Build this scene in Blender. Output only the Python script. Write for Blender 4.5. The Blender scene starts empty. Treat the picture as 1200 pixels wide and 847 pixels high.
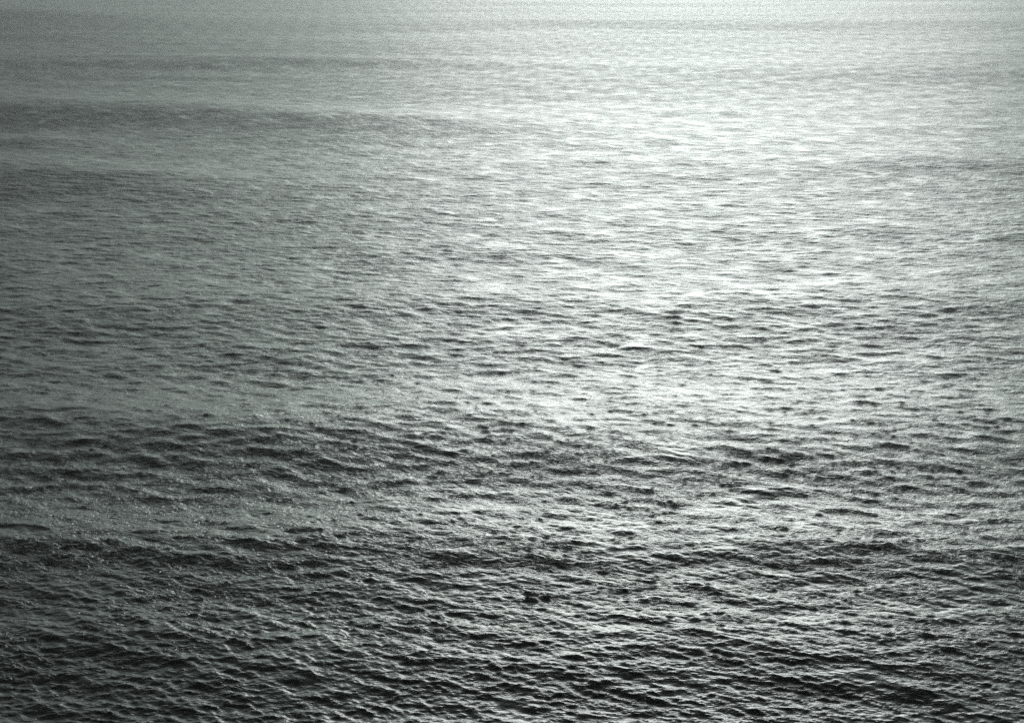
import bpy, math
import numpy as np
from mathutils import Vector

scene = bpy.context.scene
R = math.radians

# ------------------------------------------------------------------ camera
CAM_H = 60.0                       # clifftop above the water
PITCH = 16.2                       # degrees below the horizontal
cam_data = bpy.data.cameras.new("camera")
cam_data.lens = 50.0
cam_data.sensor_fit = 'HORIZONTAL'
cam_data.sensor_width = 36.0
cam_data.clip_start = 0.5
cam_data.clip_end = 60000.0
cam = bpy.data.objects.new("camera", cam_data)
cam.location = (0.0, 0.0, CAM_H)
cam.rotation_euler = (R(90.0 - PITCH), 0.0, 0.0)
scene.collection.objects.link(cam)
scene.camera = cam

# ------------------------------------------------------------------ sky, sun
SUN_EL, SUN_AZ = 11.0, 7.0         # azimuth clockwise from +Y
world = bpy.data.worlds.new("World")
scene.world = world
world.use_nodes = True
nt = world.node_tree
nt.nodes.clear()
w_out = nt.nodes.new("ShaderNodeOutputWorld")
w_bg = nt.nodes.new("ShaderNodeBackground")
w_hs = nt.nodes.new("ShaderNodeHueSaturation")
w_sky = nt.nodes.new("ShaderNodeTexSky")
w_sky.sky_type = 'NISHITA'
w_sky.sun_disc = False
w_sky.sun_elevation = R(SUN_EL)
w_sky.sun_rotation = R(SUN_AZ)
w_sky.altitude = 0.0
w_sky.air_density = 1.0
w_sky.dust_density = 8.0
w_sky.ozone_density = 1.0
w_hs.inputs["Saturation"].default_value = 0.10    # thin white overcast, near colourless
w_bg.inputs["Strength"].default_value = 0.11
nt.links.new(w_sky.outputs[0], w_hs.inputs["Color"])
w_tint = nt.nodes.new("ShaderNodeMix")
w_tint.data_type = 'RGBA'
w_tint.blend_type = 'MULTIPLY'
w_tint.inputs[0].default_value = 1.0
w_tint.inputs[7].default_value = (0.845, 1.0, 0.965, 1.0)
nt.links.new(w_hs.outputs[0], w_tint.inputs[6])
nt.links.new(w_tint.outputs[2], w_bg.inputs["Color"])
nt.links.new(w_bg.outputs[0], w_out.inputs["Surface"])

sun_data = bpy.data.lights.new("sun", 'SUN')
sun_data.energy = 0.54
sun_data.angle = R(24.0)
sun_data.color = (1.0, 0.935, 0.96)
sun = bpy.data.objects.new("sun", sun_data)
sun_dir = Vector((math.sin(R(SUN_AZ)) * math.cos(R(SUN_EL)),
                  math.cos(R(SUN_AZ)) * math.cos(R(SUN_EL)), math.sin(R(SUN_EL))))
sun.rotation_euler = sun_dir.to_track_quat('Z', 'Y').to_euler()
sun.location = sun_dir * 300.0
scene.collection.objects.link(sun)

vs = scene.view_settings
vs.view_transform = 'Standard'
vs.look = 'None'
vs.gamma = 1.0
vs.use_curve_mapping = False
vs.exposure = -0.55
scene.cycles.use_adaptive_sampling = False
scene.cycles.use_denoising = False
scene.cycles.max_bounces = 4
scene.cycles.glossy_bounces = 2
scene.cycles.sample_clamp_indirect = 4.0

# ------------------------------------------------------------------ water mesh
rng = np.random.default_rng(11)
f32 = np.float32


NF = 1010                          # columns across the seaward view


def grid():
    """One polar sheet of water from under the cliff to the horizon, fine where it is looked at."""
    fine_az = np.linspace(-24.0, 24.0, NF)
    n = 36
    t = np.linspace(0, 1, n + 2)[1:-1]
    grow = t + 0.35 * t * (t - 1)
    right = 24.0 + 312.0 * t                              # the coarse remainder of the circle
    az = np.radians(np.concatenate([fine_az, right]))
    p = R(PITCH)
    s = np.linspace(math.tan(R(33.0) - p), math.tan(R(1.5) - p), 1310)
    fine_r = CAM_H / np.tan(p + np.arctan(s))
    near = np.geomspace(2.0, fine_r[0], 26)[:-1]
    far = np.geomspace(fine_r[-1], 16000.0, 22)[1:]
    r = np.concatenate([near, fine_r, far])
    return az, r


az, rad = grid()
NA, NR = len(az), len(rad)
sa, ca = np.sin(az), np.cos(az)
X = np.outer(rad, sa).astype(f32)
Y = np.outer(rad, ca).astype(f32)
d_rad = np.gradient(rad)
d_az = np.abs(np.gradient(np.concatenate([az, [az[0] + 2 * math.pi]])))[:NA]
d_az[0] = d_az[1]

# --- gusts: broad patches where the short waves are steeper or flatter
gust = np.zeros_like(X)
for i in range(26):
    lam = 45.0 * (8.0 ** rng.random())
    ang = rng.normal(0.0, 0.45)
    kx, ky = 2 * math.pi / lam * math.sin(ang) * 0.7, 2 * math.pi / lam * math.cos(ang)
    gust += np.sin(f32(kx) * X + f32(ky) * Y + f32(rng.random() * 6.283))
gust /= math.sqrt(26 / 2)

jr = rng.random(X.shape).astype(f32) - f32(0.5)               # uneven spacing: no lattice shows in the far water
ja = rng.random(X.shape).astype(f32) - f32(0.5)
jr *= (0.7 * d_rad)[:, None].astype(f32)
ja *= (0.7 * rad)[:, None].astype(f32) * d_az[None, :].astype(f32)
ja[:, NF:] = 0
jr[:, NF:] = 0
X += jr * sa.astype(f32) + ja * ca.astype(f32)
Y += jr * ca.astype(f32) - ja * sa.astype(f32)
del jr, ja

H = np.zeros_like(X)
DX = np.zeros_like(X)
DY = np.zeros_like(X)
LOST = np.zeros_like(X)            # slope variance of waves too short for the mesh, kept as gloss


def add_waves(lams, slope_total, mean_dir, spread, chop, mod):
    n = len(lams)
    a_slope = slope_total * math.sqrt(2.0 / n)
    for lam in lams:
        k = 2 * math.pi / lam
        ang = R(mean_dir) + (rng.random() + rng.random() - 1.0) * 1.7 * R(spread)
        kx, ky = k * math.sin(ang), k * math.cos(ang)
        amp = a_slope * (0.6 + 0.8 * rng.random()) / k
        ph = rng.random() * 6.2832
        kr = kx * sa + ky * ca
        kt = kx * ca - ky * sa
        # rows worth doing: somewhere on the row the wave is still resolved
        step_min = np.sqrt((np.min(np.abs(kr[:NF])) * d_rad) ** 2 + (np.min(np.abs(kt[:NF])) * rad * d_az[5]) ** 2)
        rows = np.nonzero(step_min < 2.4)[0]
        v = 0.5 * (amp * k) ** 2
        if len(rows) == 0:
            LOST[:] += f32(v) * mod * mod
            continue
        i0, i1 = rows[0], rows[-1] + 1
        LOST[:i0] += f32(v) * mod[:i0] ** 2
        LOST[i1:] += f32(v) * mod[i1:] ** 2
        sl = slice(i0, i1)
        st = np.sqrt(np.outer(d_rad[sl] ** 2, kr ** 2 + 0.15 * kt ** 2) + np.outer(rad[sl] ** 2, (kt * d_az) ** 2)).astype(f32)
        w = np.clip((f32(2.4) - st) * f32(1 / 0.8), 0, 1)
        P = f32(kx) * X[sl] + f32(ky) * Y[sl] + f32(ph)
        m = mod[sl] * w
        s, c = np.sin(P), np.cos(P)
        m *= f32(amp)
        H[sl] += m * c
        s *= m
        s *= f32(chop)
        DX[sl] -= f32(kx / k) * s
        DY[sl] -= f32(ky / k) * s
        LOST[sl] += f32(v) * (mod[sl] ** 2) * (1 - w * w)


WIND = 14.0      # wave trains run at this angle to the line of sight
mod = np.clip(1.0 + 0.05 * gust, 0.7, 1.3).astype(f32)
# --- long swells and cat's paws, each where it lies on the water:
#     crest x, crest y, half length, half depth, height, skew of the crest line
SWELLS = [
    (-212, 799, 198, 51.8, 2.11, -0.061),
    (-156, 545, 137, 45.6, 3.18, -0.277),
    (-131, 389, 58, 31.0, 1.80, -0.395),
    (-166, 463, 25, 16.4, 0.96, -0.339),
    (-468, 1292, 151, 128.4, 5.97, -0.205),
    (-122, 764, 135, 32.4, 1.13, 0.000),
    (231, 753, 125, 46.3, 1.61, 0.179),
    (137, 415, 59, 22.9, 0.93, 0.150),
    (157, 1218, 244, 66.5, 1.55, 0.118),
    (38, 245, 67, 15.6, 0.91, 0.058),
    (-68, 245, 40, 16.7, 0.68, -0.125),
    (53, 287, 42, 11.5, -0.40, 0.124),
    (29, 174, 52, 13.2, 1.00, -0.052),
    (-63, 179, 23, 7.5, 0.52, -0.091),
    (-29, 169, 35, 10.3, 0.54, -0.054),
    (8, 221, 28, 8.1, 0.28, 0.076),
    (16, 138, 29, 7.2, 0.46, -0.076),
    (-43, 139, 30, 6.5, 0.42, -0.030),
    (46, 137, 18, 6.4, 0.37, 0.000),
    (-13, 112, 24, 4.8, 0.33, -0.062),
    (30, 115, 25, 5.0, 0.29, -0.039),
    (-37, 117, 20, 4.2, 0.24, 0.000),
]
# centre x, centre y, half length, half depth, skew, how much rougher
PAWS = [
    (-172, 507, 152, 26.5, -0.189, 0.65),
    (-131, 367, 58, 19.5, -0.227, 0.60),
    (-160, 444, 31, 13.4, -0.188, 0.50),
    (-122, 770, 149, 27.6, -0.038, 0.45),
    (-179, 688, 66, 13.5, -0.069, 0.35),
    (-427, 1177, 124, 74.0, -0.208, 0.40),
    (-354, 1008, 82, 37.3, -0.232, 0.40),
    (228, 702, 134, 36.2, 0.146, 0.30),
    (158, 1177, 236, 62.3, 0.114, 0.30),
    (131, 395, 50, 20.9, 0.127, 0.30),
    (-67, 176, 10, 5.4, -0.100, 0.35),
    (-233, 880, 106, 28.8, -0.139, 0.25),
    (47, 277, 35, 9.3, 0.070, 0.25),
]


def ragged(u, y, hy, amt):
    p1, p2, p3, p4 = rng.random(4) * 6.283
    return f32(amt) * (np.sin(1.9 * u + p1) + 0.6 * np.sin(4.3 * u + 0.6 * y / hy + p2)
                       + 0.4 * np.sin(9.7 * u - 0.4 * y / hy + p3) + 0.25 * np.sin(23.0 * u + p4))


for (cx, cy, hx, hy, sk, gain) in PAWS:
    u = (X - cx) / hx
    v = (Y - cy - sk * (X - cx)) / hy
    v = v + ragged(u, Y, hy, 0.30)
    mod *= 1.0 + f32(0.62 * gain) * np.exp(-u * u - v * v * v * v).astype(f32)

# wave groups: knots of steeper and flatter chop, a few wavelengths across
group = np.zeros_like(X)
for i in range(70):
    lam = 4.0 * (6.0 ** rng.random())
    ang = rng.random() * math.pi
    kx, ky = 2 * math.pi / lam * math.cos(ang), 2 * math.pi / lam * math.sin(ang)
    st = np.sqrt(np.outer(d_rad ** 2, (kx * sa + ky * ca) ** 2) + np.outer(rad ** 2, ((kx * ca - ky * sa) * d_az) ** 2)).astype(f32)
    group += np.sin(f32(kx) * X + f32(ky) * Y + f32(rng.random() * 6.283)) * np.clip((f32(2.4) - st) * f32(1.25), 0, 1)
group /= math.sqrt(70 / 2)
mod *= np.clip(1.0 + 0.15 * group, 0.45, 2.0).astype(f32)
one = np.ones_like(X)
add_waves(np.exp(np.linspace(math.log(5.6), math.log(50), 90)), 0.032, 4, 48, 0.6, one)
add_waves(np.exp(np.linspace(math.log(1.75), math.log(5.6), 120)), 0.088, 12, 38, 0.7, one)
H0 = H.copy()
add_waves(np.exp(np.linspace(math.log(0.56), math.log(1.75), 140)), 0.185, WIND, 40, 1.0, mod)
crest = (H - H0) / max(float((H - H0)[60:400, :NF].std()), 1e-6)
mod2 = (mod * np.clip(1.0 + 0.4 * crest, 0.2, 1.9)).astype(f32)     # short waves steepen on the crests
add_waves(np.exp(np.linspace(math.log(0.31), math.log(0.56), 70)), 0.08, WIND, 46, 0.9, mod2)

# chop the far mesh is too open to carry goes on as relief in the water's shading
chop_far = np.sqrt(np.clip((LOST - f32(0.008)) / f32(0.040), 0, 1.5)).astype(f32)
LOST *= (0.38 + 0.40 * np.clip((rad - 350.0) / 500.0, 0.0, 1.0)).astype(f32)[:, None]
# ripples too fine to show in the far water become gloss
fade = np.clip(1.0 - (rad - 230.0) / 350.0, 0.0, 1.0).astype(f32)[:, None]
LOST += f32(0.010) * (1 - fade * fade) * mod2 * mod2
mod2 = mod2 * fade

for (cx, cy, hx, hy, hh, sk) in SWELLS:
    u = (X - cx) / (1.3 * hx)
    v = (Y - cy - sk * (X - cx)) / hy + ragged(u, Y, hy, 0.09)
    H += f32(1.25 * hh) * np.exp(-u * u - v * v).astype(f32)

co = np.empty((NR * NA + 1, 3), dtype=f32)
co[:-1, 0] = (X + DX).ravel()
co[:-1, 1] = (Y + DY).ravel()
co[:-1, 2] = H.ravel()
co[-1] = (0, 0, 0)
idx = np.arange(NR * NA, dtype=np.int32).reshape(NR, NA)
a = idx[:-1]
b = np.roll(idx, -1, axis=1)[:-1]
c = np.roll(idx, -1, axis=1)[1:]
d = idx[1:]
quads = np.stack([a, d, c, b], axis=-1).reshape(-1, 4)
hub = np.stack([np.full(NA, NR * NA, np.int32), idx[0], np.roll(idx[0], -1)], axis=-1)
nq, ntri = len(quads), len(hub)
me = bpy.data.meshes.new("sea")
me.vertices.add(len(co))
me.vertices.foreach_set("co", co.ravel())
me.loops.add(nq * 4 + ntri * 3)
me.loops.foreach_set("vertex_index", np.concatenate([quads.ravel(), hub.ravel()]))
me.polygons.add(nq + ntri)
me.polygons.foreach_set("loop_start", np.concatenate([np.arange(nq) * 4, nq * 4 + np.arange(ntri) * 3]).astype(np.int32))
me.update(calc_edges=True)
me.validate()
me.polygons.foreach_set("use_smooth", np.ones(len(me.polygons), dtype=bool))
at = me.attributes.new("ripple_slope", 'FLOAT', 'POINT')
at.data.foreach_set("value", np.concatenate([0.8 * LOST.ravel(), [0]]).astype(f32))
at = me.attributes.new("ripple_gain", 'FLOAT', 'POINT')
at.data.foreach_set("value", np.concatenate([mod2.ravel(), [1]]).astype(f32))
at = me.attributes.new("chop_far", 'FLOAT', 'POINT')
at.data.foreach_set("value", np.concatenate([chop_far.ravel(), [0]]).astype(f32))
print("sea normal z", me.polygons[1000].normal.z, "slope lost", LOST.min(), LOST.max(), "tris", 2 * nq)
sea = bpy.data.objects.new("sea", me)
scene.collection.objects.link(sea)
sea["kind"] = "structure"
sea["label"] = "dark grey-green open sea of short choppy wind waves under a glittering sun path"

# ------------------------------------------------------------------ water material
mat = bpy.data.materials.new("sea_water")
mat.use_nodes = True
t = mat.node_tree
N, L = t.nodes, t.links
bsdf = N["Principled BSDF"]
bsdf.inputs["Base Color"].default_value = (0.002, 0.0045, 0.0038, 1)
bsdf.inputs["IOR"].default_value = 1.333
tc = N.new("ShaderNodeTexCoord")
mp = N.new("ShaderNodeMapping")
mp.inputs["Rotation"].default_value = (0, 0, R(WIND))
mp.inputs["Scale"].default_value = (0.6, 1.0, 1.0)
L.new(tc.outputs["Object"], mp.inputs["Vector"])
def noise(scale, detail, rough):
    n = N.new("ShaderNodeTexNoise")
    n.inputs["Scale"].default_value = scale
    n.inputs["Detail"].default_value = detail
    n.inputs["Roughness"].default_value = rough
    n.inputs["Distortion"].default_value = 0.25
    L.new(mp.outputs[0], n.inputs["Vector"])
    return n.outputs["Fac"]


def calc(op, a_, b_=None, c_=None):
    m = N.new("ShaderNodeMath")
    m.operation = op
    for k, v_ in enumerate((a_, b_, c_)):
        if v_ is None:
            continue
        if isinstance(v_, (int, float)):
            m.inputs[k].default_value = v_
        else:
            L.new(v_, m.inputs[k])
    return m.outputs[0]


# wavelets with sharp little crests, and finer ripples over them (heights in metres)
wavelet = calc('ABSOLUTE', calc('SUBTRACT', noise(1.9, 2.0, 0.5), 0.5))
height = calc('MULTIPLY_ADD', wavelet, -0.12, calc('MULTIPLY', noise(5.0, 2.0, 0.5), 0.035))
gn = N.new("ShaderNodeAttribute")
gn.attribute_name = "ripple_gain"
cf = N.new("ShaderNodeAttribute")
cf.attribute_name = "chop_far"
chop = calc('MULTIPLY', calc('MULTIPLY', noise(0.75, 2.0, 0.5), 0.52), cf.outputs["Fac"])
bp = N.new("ShaderNodeBump")
bp.inputs["Strength"].default_value = 1.0
bp.inputs["Distance"].default_value = 1.0
L.new(calc('MULTIPLY_ADD', height, gn.outputs["Fac"], chop), bp.inputs["Height"])
L.new(bp.outputs[0], bsdf.inputs["Normal"])
atn = N.new("ShaderNodeAttribute")
atn.attribute_name = "ripple_slope"
ad = N.new("ShaderNodeMath"); ad.operation = 'ADD'; ad.inputs[1].default_value = 0.0012
pw = N.new("ShaderNodeMath"); pw.operation = 'POWER'; pw.inputs[1].default_value = 0.25
L.new(atn.outputs["Fac"], ad.inputs[0])
L.new(ad.outputs[0], pw.inputs[0])
L.new(pw.outputs[0], bsdf.inputs["Roughness"])
me.materials.append(mat)

# ------------------------------------------------------------------ haze
HAZE = 0.00013
if HAZE > 0:
    s, lo, hi = 18000.0, -4.0, CAM_H + 3.0
    hv = [(x, y, z) for z in (lo, hi) for x, y in ((-s, -s), (s, -s), (s, s), (-s, s))]
    hf = [(3, 2, 1, 0), (4, 5, 6, 7), (0, 1, 5, 4), (1, 2, 6, 5), (2, 3, 7, 6), (3, 0, 4, 7)]
    hm = bpy.data.meshes.new("haze")
    hm.from_pydata(hv, [], hf)
    haze = bpy.data.objects.new("haze", hm)
    scene.collection.objects.link(haze)
    haze["kind"] = "stuff"
    haze["label"] = "thin pale sea haze whitening the far water"
    haze["category"] = "haze"
    hmat = bpy.data.materials.new("haze_air")
    hmat.use_nodes = True
    hn = hmat.node_tree
    hn.nodes.clear()
    ho = hn.nodes.new("ShaderNodeOutputMaterial")
    hp = hn.nodes.new("ShaderNodeVolumePrincipled")
    hp.inputs["Color"].default_value = (0.95, 0.96, 0.96, 1)
    hp.inputs["Density"].default_value = HAZE
    hp.inputs["Anisotropy"].default_value = 0.6
    hn.links.new(hp.outputs[0], ho.inputs["Volume"])
    hm.materials.append(hmat)
